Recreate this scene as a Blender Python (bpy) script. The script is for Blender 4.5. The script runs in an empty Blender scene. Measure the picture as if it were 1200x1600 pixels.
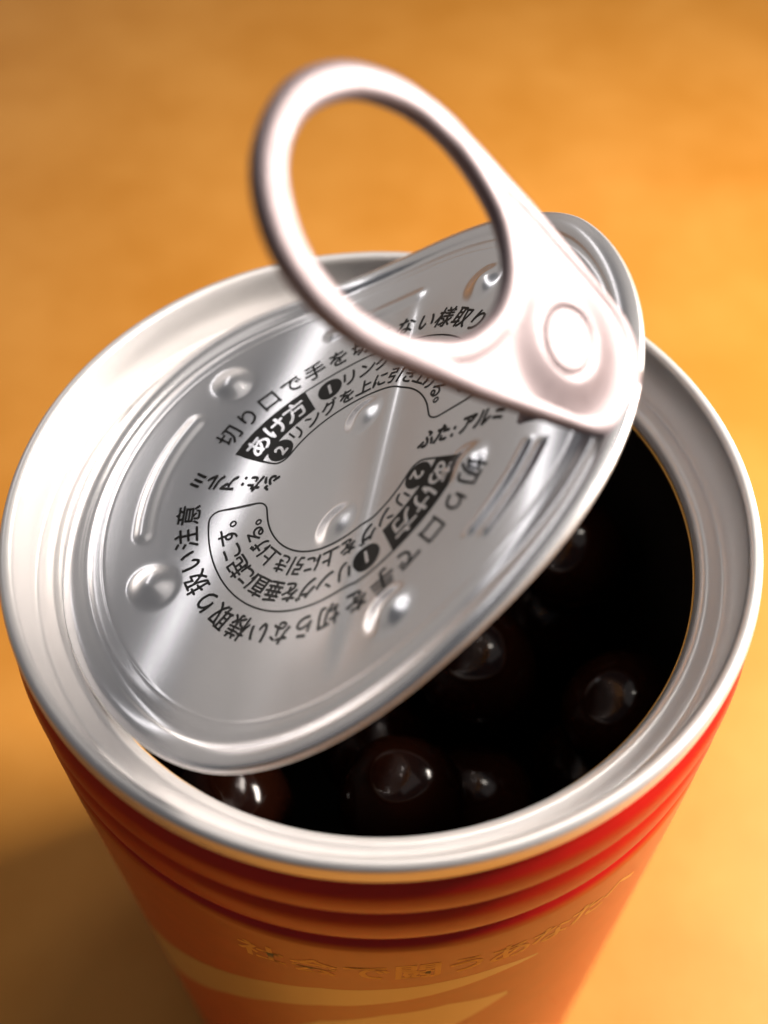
import bpy, bmesh, math, random
import numpy as np
from mathutils import Vector, Matrix

sc = bpy.context.scene
random.seed(4)
R = math.radians

# ------------------------------------------------------------------ camera
CAM = Vector((0.000308534, -0.059472393, 0.077338674))
AX_R = Vector((0.9999871682, -0.0040558598, -0.0030353648))
AX_U = Vector((0.0050659094, 0.8006080356, 0.5991670133))
AX_F = Vector((0.0, 0.5991747018, -0.8006183090))
cd = bpy.data.cameras.new('camera')
cam = bpy.data.objects.new('camera', cd)
sc.collection.objects.link(cam)
m3 = Matrix((AX_R, AX_U, -AX_F)).transposed()
cam.matrix_world = Matrix.Translation(CAM) @ m3.to_4x4()
cd.sensor_fit = 'VERTICAL'
cd.sensor_height = 36.0
cd.sensor_width = 27.0
cd.lens = 1741.209 / 1600.0 * 36.0
cd.clip_start = 0.002
cd.clip_end = 50.0
cd.dof.use_dof = True
cd.dof.focus_distance = 0.0965
cd.dof.aperture_fstop = (cd.lens * 1e-3) / 0.0023
sc.camera = cam

# ------------------------------------------------------------------ world and lamps
world = bpy.data.worlds.new('World')
sc.world = world
world.use_nodes = True
bg = world.node_tree.nodes['Background']
bg.inputs['Color'].default_value = (0.86, 0.91, 1.0, 1)
bg.inputs['Strength'].default_value = 0.068


def area(name, direction, dist, sx, sy, power, color, target=(0, 0, 0), spin=0.0):
    ld = bpy.data.lights.new(name, 'AREA')
    ld.shape = 'RECTANGLE'
    ld.size, ld.size_y = sx, sy
    ld.energy = power
    ld.color = color
    o = bpy.data.objects.new(name, ld)
    sc.collection.objects.link(o)
    d = Vector(direction).normalized()
    o.location = Vector(target) + d * dist
    q = (-d).to_track_quat('-Z', 'Y')
    o.rotation_euler = (q @ Matrix.Rotation(spin, 3, 'Z').to_quaternion()).to_euler()
    return o


# ceiling lamp overhead, desk lamp low at the right, a thin tube and an added fill light for an unseen wall far back left
area('ceiling_lamp', (0.22, 0.24, 0.94), 1.20, 0.15, 0.09, 1.15, (1.0, 0.91, 0.80), spin=R(35))
area('desk_lamp', (0.86, 0.26, 0.44), 0.30, 0.12, 0.10, 2.9, (1.0, 0.90, 0.80))
area('ceiling_glow', (0.16, 0.16, 0.97), 1.40, 1.20, 0.95, 1.6, (1.0, 0.93, 0.88))
tube = area('far_tube', (-0.54, 0.69, 0.475), 1.60, 0.95, 0.11, 1.2, (1.0, 0.96, 0.95))
_d = Vector((-0.54, 0.69, 0.475)).normalized()
_x = (Vector((-0.573, 0.624, 0.53)) - Vector((-0.488, 0.77, 0.411)))
_x = (_x - _d * _x.dot(_d)).normalized()
tube.rotation_euler = Matrix((_x, _d.cross(_x), _d)).transposed().to_euler()
area('wall_fill', (-0.62, 0.72, 0.13), 1.85, 2.8, 1.25, 3.3, (1.0, 0.88, 0.76))

sc.view_settings.view_transform = 'Standard'
sc.view_settings.look = 'None'
sc.view_settings.exposure = 0.06
sc.view_settings.gamma = 1.0
sc.render.engine = 'CYCLES'
sc.cycles.max_bounces = 10
sc.cycles.glossy_bounces = 6


# ------------------------------------------------------------------ helpers
def link(name, me, mat=None, parent=None, smooth=True):
    o = bpy.data.objects.new(name, me)
    sc.collection.objects.link(o)
    if mat is not None:
        me.materials.append(mat)
    if parent is not None:
        o.parent = parent
    if smooth and len(me.polygons):
        me.polygons.foreach_set('use_smooth', [True] * len(me.polygons))
    return o


def mesh(name, verts, faces):
    me = bpy.data.meshes.new(name)
    me.from_pydata([tuple(v) for v in verts], [], faces)
    me.update()
    return me


def fix_normals(me):
    bm = bmesh.new()
    bm.from_mesh(me)
    bmesh.ops.recalc_face_normals(bm, faces=bm.faces)
    bm.to_mesh(me)
    bm.free()
    return me


def tag(o, label=None, category=None, group=None, kind=None):
    if label:
        o['label'] = label
    if category:
        o['category'] = category
    if group:
        o['group'] = group
    if kind:
        o['kind'] = kind
    return o


def lathe(name, prof, n=256, closed=False):
    verts, faces = [], []
    k = len(prof)
    for i in range(n):
        a = 2 * math.pi * i / n
        c, s = math.cos(a), math.sin(a)
        for r, z in prof:
            verts.append((r * c, r * s, z))
    last = k if closed else k - 1
    for i in range(n):
        j = (i + 1) % n
        for p in range(last):
            p2 = (p + 1) % k
            faces.append((i * k + p, j * k + p, j * k + p2, i * k + p2))
    return fix_normals(mesh(name, verts, faces))


def smooth_prof(pts, sub=6):
    """Catmull-Rom through the profile points"""
    out = []
    P = [pts[0]] + list(pts) + [pts[-1]]
    for i in range(1, len(P) - 2):
        p0, p1, p2, p3 = P[i - 1], P[i], P[i + 1], P[i + 2]
        for s in range(sub):
            t = s / sub
            out.append(tuple(0.5 * (2 * p1[k] + (p2[k] - p0[k]) * t + (2 * p0[k] - 5 * p1[k] + 4 * p2[k] - p3[k]) * t * t
                                    + (3 * p1[k] - p0[k] - 3 * p2[k] + p3[k]) * t ** 3) for k in (0, 1)))
    out.append(tuple(pts[-1]))
    return out


# ------------------------------------------------------------------ materials
def new_mat(name):
    m = bpy.data.materials.new(name)
    m.use_nodes = True
    nt = m.node_tree
    return m, nt, nt.nodes['Principled BSDF']


def node(nt, kind, **kw):
    n = nt.nodes.new(kind)
    for k, val in kw.items():
        setattr(n, k, val)
    return n


def metal(name, color, rough, rvar=0.06, scale=900.0, bump=0.0, bscale=4000.0, stretch=None):
    m, nt, b = new_mat(name)
    b.inputs['Base Color'].default_value = (*color, 1)
    b.inputs['Metallic'].default_value = 1.0
    tc = node(nt, 'ShaderNodeTexCoord')
    mp = node(nt, 'ShaderNodeMapping')
    if stretch:
        mp.inputs['Scale'].default_value = stretch
    nt.links.new(tc.outputs['Object'], mp.inputs['Vector'])
    nz = node(nt, 'ShaderNodeTexNoise')
    nz.inputs['Scale'].default_value = scale
    nz.inputs['Detail'].default_value = 4
    nt.links.new(mp.outputs['Vector'], nz.inputs['Vector'])
    mr = node(nt, 'ShaderNodeMapRange')
    mr.inputs['From Min'].default_value = 0.3
    mr.inputs['From Max'].default_value = 0.7
    mr.inputs['To Min'].default_value = max(0.02, rough - rvar)
    mr.inputs['To Max'].default_value = rough + rvar
    nt.links.new(nz.outputs['Fac'], mr.inputs['Value'])
    nt.links.new(mr.outputs['Result'], b.inputs['Roughness'])
    if bump:
        n2 = node(nt, 'ShaderNodeTexNoise')
        n2.inputs['Scale'].default_value = bscale
        n2.inputs['Detail'].default_value = 3
        nt.links.new(mp.outputs['Vector'], n2.inputs['Vector'])
        bp = node(nt, 'ShaderNodeBump')
        bp.inputs['Strength'].default_value = bump
        bp.inputs['Distance'].default_value = 0.00005
        nt.links.new(n2.outputs['Fac'], bp.inputs['Height'])
        nt.links.new(bp.outputs['Normal'], b.inputs['Normal'])
    return m


M_RIM = metal('rim_aluminium', (0.90, 0.88, 0.88), 0.36, 0.02, 700, 0.03, 5200)
M_LID = metal('lid_aluminium', (0.86, 0.86, 0.89), 0.23, 0.05, 140, 0.012, 2600, (1.0, 0.06, 1.0))
M_TAB = metal('tab_aluminium', (0.24, 0.194, 0.208), 0.48, 0.04, 900, 0.06, 3500)
M_TAB.node_tree.nodes['Principled BSDF'].inputs['Metallic'].default_value = 0.32
M_RIM.node_tree.nodes['Principled BSDF'].inputs['Metallic'].default_value = 0.66
M_LID.node_tree.nodes['Principled BSDF'].inputs['Metallic'].default_value = 0.74
M_GOLD = metal('gilt_print', (0.80, 0.42, 0.09), 0.5, 0.05)
M_GOLD.node_tree.nodes['Principled BSDF'].inputs['Metallic'].default_value = 0.15
M_CREAM, _nt, _b = new_mat('cream_print')
_b.inputs['Base Color'].default_value = (0.62, 0.40, 0.13, 1)
_b.inputs['Roughness'].default_value = 0.35
_b.inputs['Coat Weight'].default_value = 0.4
_b.inputs['Coat Roughness'].default_value = 0.2

M_INK, _nt, _b = new_mat('black_ink')
_b.inputs['Base Color'].default_value = (0.012, 0.011, 0.010, 1)
_b.inputs['Roughness'].default_value = 0.35
_b.inputs['Specular IOR Level'].default_value = 0.22


def body_material():
    m, nt, b = new_mat('red_lithograph_tin')
    tc = node(nt, 'ShaderNodeTexCoord')
    sep = node(nt, 'ShaderNodeSeparateXYZ')
    nt.links.new(tc.outputs['Object'], sep.inputs['Vector'])
    mr = node(nt, 'ShaderNodeMapRange')
    mr.inputs['From Min'].default_value = -0.0172
    mr.inputs['From Max'].default_value = -0.0166
    nt.links.new(sep.outputs['Z'], mr.inputs['Value'])
    mix = node(nt, 'ShaderNodeMix', data_type='RGBA')
    mix.inputs['A'].default_value = (0.50, 0.072, 0.012, 1)
    mix.inputs['B'].default_value = (0.52, 0.008, 0.005, 1)
    nt.links.new(mr.outputs['Result'], mix.inputs['Factor'])
    nz = node(nt, 'ShaderNodeTexNoise')
    nz.inputs['Scale'].default_value = 300
    nt.links.new(tc.outputs['Object'], nz.inputs['Vector'])
    hs = node(nt, 'ShaderNodeHueSaturation')
    m2 = node(nt, 'ShaderNodeMapRange')
    m2.inputs['To Min'].default_value = 0.85
    m2.inputs['To Max'].default_value = 1.15
    nt.links.new(nz.outputs['Fac'], m2.inputs['Value'])
    nt.links.new(m2.outputs['Result'], hs.inputs['Value'])
    nt.links.new(mix.outputs['Result'], hs.inputs['Color'])
    nt.links.new(hs.outputs['Color'], b.inputs['Base Color'])
    b.inputs['Metallic'].default_value = 0.0
    b.inputs['Specular IOR Level'].default_value = 0.4
    b.inputs['Roughness'].default_value = 0.40
    b.inputs['Coat Weight'].default_value = 0.25
    b.inputs['Coat Roughness'].default_value = 0.22
    return m


M_BODY = body_material()
M_INSIDE, _nt, _b = new_mat('inner_wall_shade')
_b.inputs['Base Color'].default_value = (0.012, 0.008, 0.006, 1)  # near black puts the shade inside the can into the colour
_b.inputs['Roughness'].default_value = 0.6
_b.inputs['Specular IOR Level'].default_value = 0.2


def choc_material():
    m, nt, b = new_mat('dark_chocolate')
    tc = node(nt, 'ShaderNodeTexCoord')
    nz = node(nt, 'ShaderNodeTexNoise')
    nz.inputs['Scale'].default_value = 160
    nz.inputs['Detail'].default_value = 4
    nt.links.new(tc.outputs['Object'], nz.inputs['Vector'])
    cr = node(nt, 'ShaderNodeValToRGB')
    cr.color_ramp.elements[0].color = (0.009, 0.0022, 0.001, 1)
    cr.color_ramp.elements[1].color = (0.017, 0.0042, 0.0018, 1)
    nt.links.new(nz.outputs['Fac'], cr.inputs['Fac'])
    nt.links.new(cr.outputs['Color'], b.inputs['Base Color'])
    b.inputs['Roughness'].default_value = 0.11
    b.inputs['Specular IOR Level'].default_value = 0.34
    return m


M_CHOC = choc_material()


def table_material():
    m, nt, b = new_mat('amber_table')
    tc = node(nt, 'ShaderNodeTexCoord')
    n1 = node(nt, 'ShaderNodeTexNoise')
    n1.inputs['Scale'].default_value = 28
    n1.inputs['Detail'].default_value = 5
    n1.inputs['Roughness'].default_value = 0.6
    nt.links.new(tc.outputs['Object'], n1.inputs['Vector'])
    cr = node(nt, 'ShaderNodeValToRGB')
    cr.color_ramp.elements[0].position = 0.34
    cr.color_ramp.elements[0].color = (0.56, 0.225, 0.026, 1)
    cr.color_ramp.elements[1].position = 0.66
    cr.color_ramp.elements[1].color = (0.65, 0.285, 0.048, 1)
    nt.links.new(n1.outputs['Fac'], cr.inputs['Fac'])
    nt.links.new(cr.outputs['Color'], b.inputs['Base Color'])
    b.inputs['Roughness'].default_value = 0.5
    b.inputs['Specular IOR Level'].default_value = 0.3
    n2 = node(nt, 'ShaderNodeTexNoise')
    n2.inputs['Scale'].default_value = 900
    nt.links.new(tc.outputs['Object'], n2.inputs['Vector'])
    bp = node(nt, 'ShaderNodeBump')
    bp.inputs['Strength'].default_value = 0.2
    bp.inputs['Distance'].default_value = 0.0003
    nt.links.new(n2.outputs['Fac'], bp.inputs['Height'])
    nt.links.new(bp.outputs['Normal'], b.inputs['Normal'])
    return m


M_TABLE = table_material()

# ------------------------------------------------------------------ table
TABLE_Z = -0.118
bm = bmesh.new()
bmesh.ops.create_cube(bm, size=1.0)
bmesh.ops.scale(bm, vec=(2.4, 2.0, 0.03), verts=bm.verts)
bmesh.ops.translate(bm, vec=(0, 0.35, TABLE_Z - 0.015), verts=bm.verts)
bmesh.ops.bevel(bm, geom=list(bm.edges), offset=0.004, segments=3, affect='EDGES')
tm = bpy.data.meshes.new('table_top')
bm.to_mesh(tm)
bm.free()
tag(link('table_top', tm, M_TABLE, smooth=False), kind='structure')

# ------------------------------------------------------------------ the can
can = bpy.data.objects.new('food_can', None)
can.location = (0, 0, TABLE_Z)
sc.collection.objects.link(can)
tag(can, 'round red tin can with silver rim, its ring-pull lid peeled half open', 'can')
INV = Matrix.Translation((0, 0, -TABLE_Z))


def part(name, me, mat, parent=None):
    o = link(name, me, mat, parent or can)
    if parent is None:
        o.matrix_parent_inverse = INV
    return o


mm = 1e-3
# outer body with three rolled beads under the seam
prof = [(30.0, -117.8), (32.6, -117.9), (33.5, -117.2), (33.9, -115.8)]
z = -114.0
while z < -20:
    prof.append((33.75, z))
    z += 6
beadz = [(33.72, -18.4), (33.55, -17.0), (33.0, -16.2), (32.62, -15.6), (33.0, -15.0), (33.5, -14.2), (33.66, -12.8), (33.5, -11.2), (33.0, -10.2), (32.55, -9.5),
         (33.0, -8.8), (33.45, -7.9), (33.55, -6.6), (33.35, -5.3), (32.8, -4.4), (32.3, -3.6), (32.2, -2.4), (32.1, -1.0)]
prof += beadz
sp = smooth_prof([(r * mm, zz * mm) for r, zz in prof], 6)
body = part('can_body', lathe('can_body', sp, 256), M_BODY)

# inside of the can, shade painted in (a lining with its own floor)
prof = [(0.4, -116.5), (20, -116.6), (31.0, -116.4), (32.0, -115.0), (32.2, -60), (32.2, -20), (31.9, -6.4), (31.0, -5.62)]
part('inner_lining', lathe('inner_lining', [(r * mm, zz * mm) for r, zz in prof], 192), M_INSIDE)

# double seam, chuck wall and the ledge left round the torn opening
prof = [(32.30, -2.55), (32.75, -2.62), (32.95, -2.35), (33.00, -1.6), (33.00, -0.75), (32.90, -0.33), (32.68, -0.10), (32.40, 0.0),
        (32.10, -0.03), (31.86, -0.20), (31.72, -0.50), (31.62, -1.2), (31.50, -2.4), (31.38, -3.5), (31.26, -4.3), (31.05, -4.95),
        (30.75, -5.20), (30.35, -5.12), (29.8, -4.86), (29.3, -4.70), (28.90, -4.80), (28.60, -5.10), (28.45, -5.55), (28.40, -5.80)]
sp = smooth_prof([(r * mm, zz * mm) for r, zz in prof], 5)
rim = part('rim', lathe('rim', sp, 320), M_RIM)
so = rim.modifiers.new('thickness', 'SOLIDIFY')
so.thickness = 0.0002
so.offset = -1
# thin cut edge just under the ledge
prof = [(28.40 + 0.13 * math.cos(t), -6.15 + 0.13 * math.sin(t)) for t in [2 * math.pi * k / 10 for k in range(10)]]
part('cut_edge', lathe('cut_edge', [(r * mm, zz * mm) for r, zz in prof], 256, True), M_GOLD, rim)


# printed decoration on the can body
def on_cyl(ang, zz, off=0.010):
    r = (33.75 + off) * mm
    return (r * math.cos(R(ang)), r * math.sin(R(ang)), zz * mm)


def ribbon(name, top, bot, mat, n=60):
    def samp(L, t):
        x = t * (len(L) - 1)
        i = min(int(x), len(L) - 2)
        f_ = x - i
        return tuple(L[i][k] + (L[i + 1][k] - L[i][k]) * f_ for k in (0, 1))
    vs, fs = [], []
    rows = 6
    for i in range(n + 1):
        a, b_ = samp(top, i / n), samp(bot, i / n)
        for j in range(rows + 1):
            t = j / rows
            vs.append(on_cyl(a[0] + (b_[0] - a[0]) * t, a[1] + (b_[1] - a[1]) * t))
    for i in range(n):
        for j in range(rows):
            p = i * (rows + 1) + j
            fs.append((p, p + 1, p + rows + 2, p + rows + 1))
    return part(name, fix_normals(mesh(name, vs, fs)), mat, body)


ribbon('cream_band', [(-142, -52), (-128, -43), (-118, -37.5), (-108.6, -33), (-99.9, -30.2), (-89.8, -28.8), (-80, -28), (-72, -27.8), (-65, -28.9)],
       [(-142, -68), (-130, -57), (-119, -47.5), (-109.5, -41), (-100.3, -36.8), (-89.9, -33.9), (-80, -31.6), (-72, -30), (-65, -29.3)], M_CREAM)
ribbon('cream_wedge', [(-112, -55), (-101, -43.5), (-90, -38.6), (-79.3, -36.8), (-68.8, -39.0)],
       [(-112, -60), (-101, -47), (-86, -43.5), (-79, -47.5), (-68.6, -40.2)], M_CREAM)


# ------------------------------------------------------------------ lettering tools
def glyph(ch, bold=0.0, shear=0.0):
    """triangulated outline of one character, centred, one unit high"""
    cu = bpy.data.curves.new('glyph', 'FONT')
    cu.body = ch
    cu.resolution_u = 3
    cu.offset = bold
    cu.shear = shear
    o = bpy.data.objects.new('glyph', cu)
    sc.collection.objects.link(o)
    bpy.context.view_layer.update()
    me = bpy.data.meshes.new_from_object(o.evaluated_get(bpy.context.evaluated_depsgraph_get()))
    cx = 0.5 if ord(ch[0]) > 255 else 0.5 * (min(w.co.x for w in me.vertices) + max(w.co.x for w in me.vertices))
    vs = [(w.co.x - cx, w.co.y - 0.37) for w in me.vertices]
    fs = [tuple(p.vertices) for p in me.polygons]
    bpy.data.objects.remove(o)
    bpy.data.meshes.remove(me)
    bpy.data.curves.remove(cu)
    return vs, fs


class Print:
    """collects flat marks given in lid coordinates (mm)"""
    def __init__(self):
        self.v, self.f = [], []

    def add(self, vs, fs):
        k = len(self.v)
        self.v += [(w[0], w[1], w[2] if len(w) > 2 else 0.0) for w in vs]
        self.f += [tuple(i + k for i in f) for f in fs]

    def char(self, ch, x, y, rot, size, bold=0.0, shear=0.0, xs=1.0):
        vs, fs = glyph(ch, 0.0, shear)
        c, s = math.cos(rot), math.sin(rot)
        shifts = [(0, 0)] if bold == 0 else [(-bold, -bold * .4), (bold, bold * .4), (bold * .4, -bold), (-bold * .4, bold)]
        for q, (dx, dy) in enumerate(shifts):
            self.add([(x + size * ((p + dx) * xs * c - (w + dy) * s), y + size * ((p + dx) * xs * s + (w + dy) * c), q * 0.003) for p, w in vs], fs)

    def arc_char(self, ch, ang, r, size, bold=0.0, xs=1.0, shear=0.0):
        a = R(ang)
        self.char(ch, r * math.cos(a), r * math.sin(a), a - math.pi / 2, size, bold, shear, xs)

    def sector(self, r0, r1, a0, a1, na=24, nr=6):
        vs, fs = [], []
        for i in range(na + 1):
            a = R(a0 + (a1 - a0) * i / na)
            for j in range(nr + 1):
                r = r0 + (r1 - r0) * j / nr
                vs.append((r * math.cos(a), r * math.sin(a)))
        for i in range(na):
            for j in range(nr):
                p = i * (nr + 1) + j
                fs.append((p, p + 1, p + nr + 2, p + nr + 1))
        self.add(vs, fs)

    def disc(self, x, y, r, n=28):
        vs = [(x, y)]
        fs = []
        for ring in (0.5, 1.0):
            for i in range(n):
                a = 2 * math.pi * i / n
                vs.append((x + r * ring * math.cos(a), y + r * ring * math.sin(a)))
        for i in range(n):
            j = (i + 1) % n
            fs.append((0, 1 + i, 1 + j))
            fs.append((1 + i, 1 + n + i, 1 + n + j, 1 + j))
        self.add(vs, fs)

    def line(self, pts, w, closed=False):
        n = len(pts)
        vs, fs = [], []
        for i, p in enumerate(pts):
            a = pts[(i - 1) % n] if (closed or i > 0) else p
            b = pts[(i + 1) % n] if (closed or i < n - 1) else p
            dx, dy = b[0] - a[0], b[1] - a[1]
            L = math.hypot(dx, dy) or 1
            nx, ny = -dy / L * w / 2, dx / L * w / 2
            vs += [(p[0] + nx, p[1] + ny), (p[0] - nx, p[1] - ny)]
        for i in range(n if closed else n - 1):
            j = (i + 1) % n
            fs.append((2 * i, 2 * i + 1, 2 * j + 1, 2 * j))
        self.add(vs, fs)


# gilt words printed round the can body
pr = Print()
for ch, ang, zz in [('社', -108.2, -22.8), ('会', -100.2, -23.2), ('で', -92.4, -23.4), ('闘', -84.8, -23.4), ('う', -77.4, -23.6), ('あ', -70.6, -23.8),
                    ('な', -63.8, -23.8), ('た', -57.0, -23.6), ('へ', -50.2, -23.6)]:
    pr.char(ch, ang / 180 * math.pi * 33.75, zz, 0, 4.5, 0.022)
me = mesh('body_lettering', [on_cyl(x / 33.75 * 180 / math.pi, y, 0.014 + k * 0.5) for x, y, k in pr.v], pr.f)
part('body_lettering', me, M_GOLD, body)

# ------------------------------------------------------------------ the bent lid
TH = -0.2817326
H0 = np.array([-27.5369, 7.5163, -5.1331])
LA = 27.8069
KN = np.array([-1, -.6, -.25, 0, .25, .6, 1.0])
PH = np.array([0.2453682, 0.1275110, 0.5057915, 0.6871336, 0.7260467, 0.7423052, 0.1930122])
TW = 0.0586095
S_ = np.linspace(-1.06, 1.06, 2121) * LA
P_ = np.interp(S_ / LA, KN, PH)
kern = np.hanning(181)
kern /= kern.sum()
P_ = np.convolve(np.pad(P_, 90, mode='edge'), kern, mode='valid')
X_ = np.concatenate([[0], np.cumsum(.5 * (np.cos(P_[1:]) + np.cos(P_[:-1])) * np.diff(S_))])
Z_ = np.concatenate([[0], np.cumsum(.5 * (np.sin(P_[1:]) + np.sin(P_[:-1])) * np.diff(S_))])
X_ -= np.interp(-LA, S_, X_)
Z_ -= np.interp(-LA, S_, Z_)
E_ = np.array([math.cos(TH), math.sin(TH), 0.0])
G_ = np.array([-math.sin(TH) * math.cos(TW), math.cos(TH) * math.cos(TW), math.sin(TW)])
UP = np.array([0, 0, 1.0])


def smoothstep(a, b, x):
    t = np.clip((x - a) / (b - a), 0, 1)
    return t * t * (3 - 2 * t)


BUMPS = [(-17.3, 11.8, 2.5, .85), (-16.1, -11.5, 2.6, .85), (9.6, 17.6, 2.4, .80), (10.9, -16.5, 2.5, .80),
         (-0.5, 5.9, 2.3, .65), (1.1, -6.3, 2.3, .65), (14.4, -4.3, 2.3, .65), (14.4, 4.3, 2.3, .65)]
ARCS = [(180, 19), (101, 14)]


def relief(s, t):
    """height of the pressed pattern above the flat lid (mm)"""
    s = np.asarray(s, float)
    t = np.asarray(t, float)
    r = np.hypot(s, t)
    an = np.degrees(np.arctan2(t, s))
    h = np.zeros_like(s)
    # rolled border
    h += -0.09 * np.exp(-((r - 25.45) / 0.42) ** 2)
    h += np.where(r > 25.7, 0.28 * np.sin(math.pi * np.clip((r - 25.7) / 2.3, 0, 1)) ** 1.0 * smoothstep(25.7, 26.1, r), 0)
    h += 0.03 * np.exp(-((r - 24.0) / 0.12) ** 2)
    for bx, by, br, bh in BUMPS:
        d = np.hypot(s - bx, t - by) / br
        h += np.where(d < 1, bh * 0.75 * (1 - d * d) ** 2, 0)
    for ac, aw in ARCS:
        da = (an - ac + 180) % 360 - 180
        over = np.maximum(np.abs(da) - aw, 0) / 180 * math.pi * 20.3
        d = np.hypot(r - 20.3, over) / 1.15
        h += np.where(d < 1, 0.22 * (1 - d * d) ** 2, 0)
    # two short ribs beside the tab
    for r0, a0, a1 in ((20.2, -34, -12), (21.6, -32.5, -12)):
        da = np.maximum(np.maximum(a0 - an, an - a1), 0) / 180 * math.pi * r0
        d = np.hypot(r - r0, da) / 0.5
        h += np.where(d < 1, 0.20 * (1 - d * d) ** 1.5, 0)
    # soft fold across the middle and a faint waviness
    c = s - (3.9 - 0.135 * t)
    k = 1 - smoothstep(17, 22, np.abs(t))
    h += -k * 0.105 * np.tanh(c / 0.40) * np.exp(-(c / 3.0) ** 2)
    h += 0.010 * np.sin(s * 0.33 + 0.9 * np.sin(t * 0.15)) * np.cos(t * 0.21)
    return h


def lid_point(s, t, off=0.0, rel=True):
    s = np.asarray(s, float)
    t = np.asarray(t, float)
    h = off + (relief(s, t) if rel else 0)
    s = s - 0.075 * np.clip(s - 19.0, 0, None)      # the end is pinched under the tab
    x = np.interp(s, S_, X_)
    zz = np.interp(s, S_, Z_)
    ph = np.interp(s, S_, P_)
    nrm = -np.sin(ph)[:, None] * E_ + np.cos(ph)[:, None] * UP
    nrm = nrm - (nrm @ G_)[:, None] * G_
    nrm /= np.linalg.norm(nrm, axis=1)[:, None]
    return (H0 + x[:, None] * E_ + zz[:, None] * UP + t[:, None] * G_ + np.asarray(h)[..., None] * nrm) * mm


rr = np.unique(np.concatenate([np.linspace(0.0, 22, 118), np.linspace(22, LA, 64)]))[1:]
NA = 420
aa = np.arange(NA) * 2 * math.pi / NA
s_g = np.concatenate([[0], (rr[:, None] * np.cos(aa)[None]).ravel()])
t_g = np.concatenate([[0], (rr[:, None] * np.sin(aa)[None]).ravel()])
V = lid_point(s_g, t_g)
F = [(0, 1 + i, 1 + (i + 1) % NA) for i in range(NA)]
for k in range(len(rr) - 1):
    b0, b1 = 1 + k * NA, 1 + (k + 1) * NA
    F += [(b0 + i, b1 + i, b1 + (i + 1) % NA, b0 + (i + 1) % NA) for i in range(NA)]
lid = part('lid', mesh('lid', V.tolist(), F), M_LID)
so = lid.modifiers.new('thickness', 'SOLIDIFY')
so.thickness = 0.00022
so.offset = -1
# rolled wire edge of the lid
tv, tf = [], []
for i in range(NA):
    a = aa[i]
    base = lid_point([LA * math.cos(a)], [LA * math.sin(a)])[0]
    inn = lid_point([(LA - 0.4) * math.cos(a)], [(LA - 0.4) * math.sin(a)], rel=False)[0]
    bas0 = lid_point([LA * math.cos(a)], [LA * math.sin(a)], rel=False)[0]
    rad = bas0 - inn
    rad /= np.linalg.norm(rad)
    up = lid_point([LA * math.cos(a)], [LA * math.sin(a)], off=1.0, rel=False)[0] - bas0
    up /= np.linalg.norm(up)
    c0 = base - up * 0.27e-3 - rad * 0.16e-3
    for k in range(12):
        p = 2 * math.pi * k / 12
        tv.append(c0 + (rad * math.cos(p) + up * math.sin(p)) * 0.31e-3)
for i in range(NA):
    j = (i + 1) % NA
    for k in range(12):
        k2 = (k + 1) % 12
        tf.append((i * 12 + k, j * 12 + k, j * 12 + k2, i * 12 + k2))
part('rolled_edge', fix_normals(mesh('rolled_edge', [tuple(p) for p in tv], tf)), M_RIM, lid)


def place_print(name, P, off, mat):
    a = np.array(P.v)
    return part(name, mesh(name, lid_point(a[:, 0], a[:, 1], off + a[:, 2]).tolist(), P.f), mat, lid)


def rounded_panel(flip):
    r0, r1, a0, a1 = 8.55, 14.25, 13.5, 166.5
    pts = []

    def corner(r, a, dr, da):
        out = []
        c = 1.15
        for k in range(6):
            u = k / 5 * math.pi / 2
            out.append((r + dr * c * (1 - math.cos(u)), a + da * math.degrees(c / r) * (1 - math.sin(u))))
        return out
    path = []
    path += corner(r1, a1, -1, -1)[::-1]
    path += [(r1, a1 + (a0 - a1) * k / 80) for k in range(4, 77)]
    path += corner(r1, a0, -1, 1)
    path += corner(r0, a0, 1, 1)[::-1]
    path += [(r0, a0 + (a1 - a0) * k / 60) for k in range(6, 55)]
    path += corner(r0, a1, 1, -1)
    for r, a in path:
        a = R(a + (180 if flip else 0))
        pts.append((r * math.cos(a), r * math.sin(a)))
    return pts


RING = '切り口で手を切らない様取り扱い注意'
ROW1 = 'リングを垂直に起こす。'
ROW2 = 'リングを上に引き上げる。'
for base in (0, 180):
    P = Print()
    for i, ch in enumerate(RING):
        P.arc_char(ch, base + 160.3 - 9.15 * i, 16.25, 2.42, 0.010)
    place_print('warning_lettering', P, 0.035, M_INK)
    P = Print()
    P.line(rounded_panel(base == 180), 0.15, True)
    for i, ch in enumerate(ROW1):
        P.arc_char(ch, base + 110.5 - 9.15 * i, 12.45, 2.15, 0.012)
    for i, ch in enumerate(ROW2):
        P.arc_char(ch, base + 145.0 - 11.0 * i, 9.95, 1.95, 0.012)
    place_print('instruction_lettering', P, 0.035, M_INK)
    P = Print()
    P.sector(11.05, 14.28, base + 130, base + 166.5)
    for ang, r in ((120.3, 12.45), (157.6, 9.95)):
        P.disc(r * math.cos(R(base + ang)), r * math.sin(R(base + ang)), 1.28)
    place_print('heading_bar', P, 0.035, M_INK)
    P = Print()
    for ch, ang in (('あ', 159.5), ('け', 148.5), ('方', 137.8)):
        P.arc_char(ch, base + ang, 12.65, 2.55, 0.022)
    P.arc_char('1', base + 120.3, 12.45, 1.9, 0.03)
    P.arc_char('2', base + 157.6, 9.95, 1.9, 0.03)
    place_print('heading_lettering', P, 0.05, M_LID)
    P = Print()
    for ch, r in (('ふ', 8.8), ('た', 10.4), (':', 11.75), ('ア', 13.0), ('ル', 14.6), ('ミ', 16.25)):
        a = R(base)
        P.char(ch, r * math.cos(a), r * math.sin(a), a, 2.05, 0.032, 0.2, xs=0.82)
    place_print('metal_mark_lettering', P, 0.035, M_INK)

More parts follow.
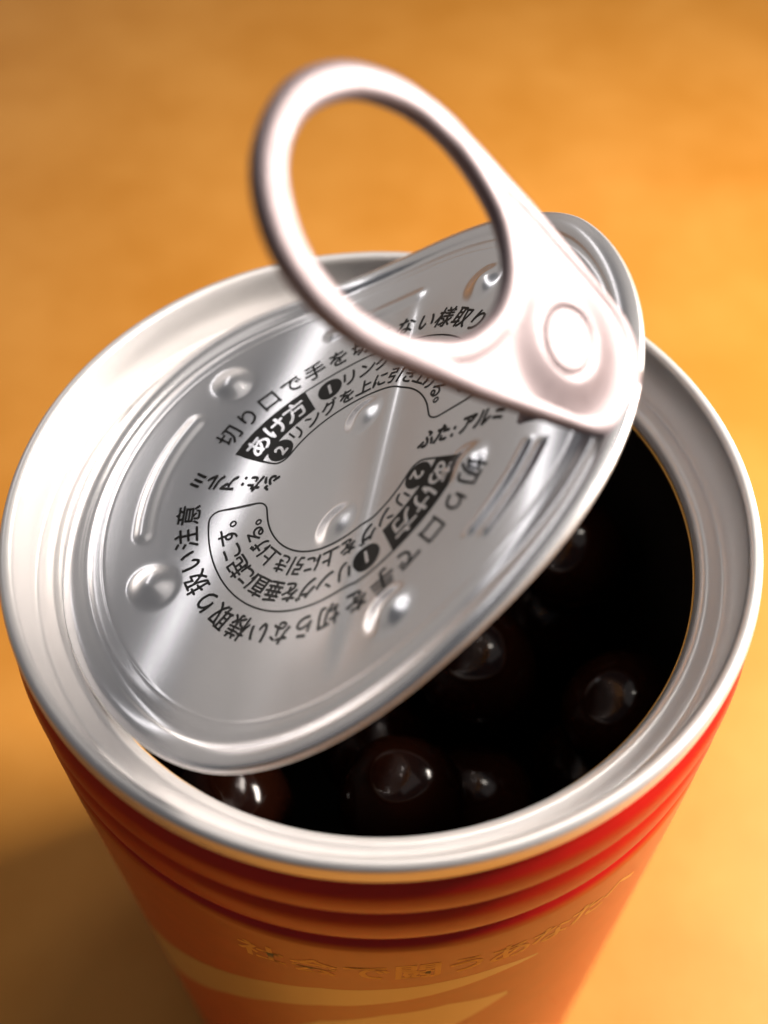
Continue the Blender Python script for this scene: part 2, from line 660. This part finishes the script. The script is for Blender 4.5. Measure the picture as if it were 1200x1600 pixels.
# ------------------------------------------------------------------ the ring tab
TN = np.array([0.6059836, -0.3841184, 0.6965895])
TA = np.array([-0.7456043, 0.0309169, 0.6656714])
TB = np.cross(TN, TA)
TO = np.array([16.0395, -7.1746, 20.1367]) - TB * 1.7313


def catmull_closed(pts, n):
    k = len(pts)
    out = []
    for i in range(n):
        x = i / n * k
        j = int(x)
        t = x - j
        p0, p1, p2, p3 = (np.array(pts[(j + d) % k], float) for d in (-1, 0, 1, 2))
        out.append(0.5 * (2 * p1 + (p2 - p0) * t + (2 * p0 - 5 * p1 + 4 * p2 - p3) * t * t + (3 * p1 - p0 - 3 * p2 + p3) * t ** 3))
    return np.array(out)


half_o = [(-2.65, 0), (-2.35, 1.6), (-1.5, 3.2), (0.3, 4.65), (3.5, 5.6), (6.6, 6.4), (10.2, 7.3), (13.6, 7.95), (16.8, 8.55), (20.0, 8.92),
          (22.6, 8.82), (25.0, 8.15), (27.3, 6.85), (29.1, 4.9), (30.2, 2.6), (30.55, 0)]
half_h = [(11.55, 0), (11.95, 2.0), (13.4, 4.3), (15.5, 5.75), (18.1, 6.75), (20.6, 7.0), (23.0, 6.55), (25.3, 5.45), (27.0, 3.75), (28.05, 1.9), (28.35, 0)]


def mirror(h):
    return h + [(x, -y) for x, y in h[-2:0:-1]]


co = catmull_closed(mirror(half_o), 720)
ch = catmull_closed(mirror(half_h), 720)
cen = np.array([20.2, 0.0])


def at_angles(c, n):
    a = np.unwrap(np.arctan2(c[:, 1] - cen[1], c[:, 0] - cen[0]))
    if a[-1] < a[0]:
        c, a = c[::-1], a[::-1]
    a2 = np.concatenate([a - 2 * math.pi, a, a + 2 * math.pi])
    c2 = np.concatenate([c, c, c])
    # denser sampling towards the nose (angle pi)
    u = np.linspace(-math.pi, math.pi, n, endpoint=False)
    q = u + 0.62 * np.sin(u)
    return np.stack([np.interp(q, a2, c2[:, 0]), np.interp(q, a2, c2[:, 1])], 1)


NT = 300
O_ = at_angles(co, NT)
H_ = at_angles(ch, NT)


def tab_height(x, y, di, do):
    """top surface: rolled lips along both edges, dished web, raised boss round the rivet (mm)"""
    def lip(d, w, hgt):
        u = np.clip(d / w, 0, 1)
        return hgt * np.sqrt(np.clip(1 - np.abs(2 * u - 1) ** 3, 0, 1))
    z = np.maximum(lip(do, 2.0, 0.74), lip(di, 2.0, 0.74))
    web = 0.62 * smoothstep(0.3, 1.0, np.minimum(di, do))
    z = np.maximum(z, web)
    d = np.hypot(x - 5.6, y - 0.3)
    boss = 0.62 * (1 - smoothstep(2.2, 5.4, d)) - 0.30 * (1 - smoothstep(2.1, 2.7, d))
    z = z + boss * smoothstep(0.8, 2.2, np.minimum(di, do))
    return z


NU, NBOT = 44, 8
tv, tf = [], []
us = 0.5 - 0.5 * np.cos(np.linspace(0, math.pi, NU))
for i in range(NT):
    o_, h_ = O_[i], H_[i]
    L = np.linalg.norm(o_ - h_)
    pts = h_[None] + (o_ - h_)[None] * us[:, None]
    di, do = us * L, (1 - us) * L
    z = tab_height(pts[:, 0], pts[:, 1], di, do)
    for p, zz in zip(pts, z):
        tv.append(tuple((TO + TA * p[0] + TB * p[1] + TN * (zz - 0.35)) * mm))
    ub = np.linspace(1, 0, NBOT)
    for u in ub:
        p = h_ + (o_ - h_) * (0.06 + 0.88 * u)
        zz = -0.48 + 0.34 * (0 if L < 4 else float(smoothstep(1.2, 2.2, min(u, 1 - u) * L)))
        tv.append(tuple((TO + TA * p[0] + TB * p[1] + TN * (zz - 0.35)) * mm))
KK = NU + NBOT
for i in range(NT):
    j = (i + 1) % NT
    for k in range(KK):
        k2 = (k + 1) % KK
        tf.append((i * KK + k, j * KK + k, j * KK + k2, i * KK + k2))
tab = part('pull_tab', fix_normals(mesh('pull_tab', tv, tf)), M_TAB)

# rivet head on the tab
prof = [(0.0, 0.80), (0.8, 0.80), (1.5, 0.81), (2.0, 0.80), (2.25, 0.68), (2.36, 0.4), (2.38, 0.0)]
rv, rf = [], []
n = 48
sp = smooth_prof(prof, 4)
for i in range(n):
    a = 2 * math.pi * i / n
    for r, zz in sp:
        rv.append(tuple((TO + TA * (5.6 + r * math.cos(a)) + TB * (0.3 + r * math.sin(a)) + TN * (zz + 0.02)) * mm))
k = len(sp)
for i in range(n):
    j = (i + 1) % n
    for p in range(k - 1):
        rf.append((i * k + p, j * k + p, j * k + p + 1, i * k + p + 1))
part('rivet', fix_normals(mesh('rivet', rv, rf)), M_TAB, tab)

# hinge tongue that ties the tab to the lid behind its nose
bm = bmesh.new()
la = lid_point([18.5, 23.5], [0.2, 0.2], off=0.15, rel=False) / mm
p_top = TO + TA * 3.4 + TB * 0.3 - TN * 0.8
rows = [(p_top, TB, 2.2), (TO + TA * 0.6 + TB * 0.3 - TN * 1.3, TB, 2.2), (la[1], G_, 2.2), (la[0], G_, 2.4)]
grid = []
path = [rows[0][0] * (1 - t) ** 3 + 3 * rows[1][0] * t * (1 - t) ** 2 + 3 * rows[2][0] * t * t * (1 - t) + rows[3][0] * t ** 3 for t in np.linspace(0, 1, 18)]
for i, p in enumerate(path):
    t = i / 17
    w = TB * (1 - t) + G_ * t
    w /= np.linalg.norm(w)
    grid.append([bm.verts.new(tuple((p + w * x) * mm)) for x in np.linspace(-2.2, 2.2, 7)])
for i in range(17):
    for j in range(6):
        bm.faces.new((grid[i][j], grid[i][j + 1], grid[i + 1][j + 1], grid[i + 1][j]))
tg = bpy.data.meshes.new('tongue')
bm.to_mesh(tg)
bm.free()
tong = part('tongue', tg, M_TAB, tab)
so = tong.modifiers.new('thickness', 'SOLIDIFY')
so.thickness = 0.0003

# ------------------------------------------------------------------ chocolate balls
BR = 6.3


def ball_mesh(seed):
    bm = bmesh.new()
    bmesh.ops.create_icosphere(bm, subdivisions=4, radius=BR * mm)
    rng = random.Random(seed)
    ph = [rng.uniform(0, 6.28) for _ in range(6)]
    for vtx in bm.verts:
        d = vtx.co.normalized()
        k = 1 + 0.018 * math.sin(2.3 * d.x * 2 + ph[0]) + 0.018 * math.sin(2.1 * d.y * 2 + ph[1]) + 0.02 * math.sin(3 * d.z + ph[2])
        vtx.co = d * BR * mm * k
    me = bpy.data.meshes.new('chocolate_ball')
    bm.to_mesh(me)
    bm.free()
    return me


balls = [
    ((10.3, -1.2, -28.0), 'dark glossy chocolate ball nearest the lid edge, in the middle of the opening'),
    ((25.0, -6.6, -28.6), 'dark glossy chocolate ball against the right inner wall of the can'),
    ((1.9, -16.2, -28.0), 'dark glossy chocolate ball nearest the front rim, below the lid'),
    ((21.0, 11.4, -25.0), 'dark glossy chocolate ball farthest back, half under the raised lid end'),
    ((-15.5, -15.0, -32.5), 'dark chocolate ball at the lower left gap beside the lid'),
    ((10.2, -11.6, -39.0), 'dark chocolate ball sunk between the front ball and the right wall ball'),
]
meshes = [ball_mesh(s) for s in range(4)]
for me in meshes:
    me.materials.append(M_CHOC)
    me.polygons.foreach_set('use_smooth', [True] * len(me.polygons))
GROUP = 'chocolate balls in the can'
placed = []
for i, (p, lab) in enumerate(balls):
    o = bpy.data.objects.new('chocolate_ball', meshes[i % 4])
    sc.collection.objects.link(o)
    o.location = Vector(p) * mm
    o.rotation_euler = (i * 1.3, i * 0.7, i * 2.1)
    tag(o, lab, 'chocolate', GROUP)
    placed.append(Vector(p))
low = []
rng = random.Random(2)
tries = 0
while len(low) < 14 and tries < 20000:
    tries += 1
    a, r = rng.uniform(0, 6.283), 25.4 * math.sqrt(rng.random())
    p = Vector((r * math.cos(a), r * math.sin(a), rng.uniform(-44, -37)))
    if not (p.y < -6 and p.x < 18) and all((p - w).length > 13.0 for w in placed + low):
        low.append(p)
for i, p in enumerate(low):
    o = bpy.data.objects.new('chocolate_ball', meshes[i % 4])
    sc.collection.objects.link(o)
    o.location = p * mm
    o.rotation_euler = (i * 0.9, i * 1.7, i)
    tag(o, 'dark chocolate ball in the lower layer, lost in the shadow inside the can', 'chocolate', GROUP)
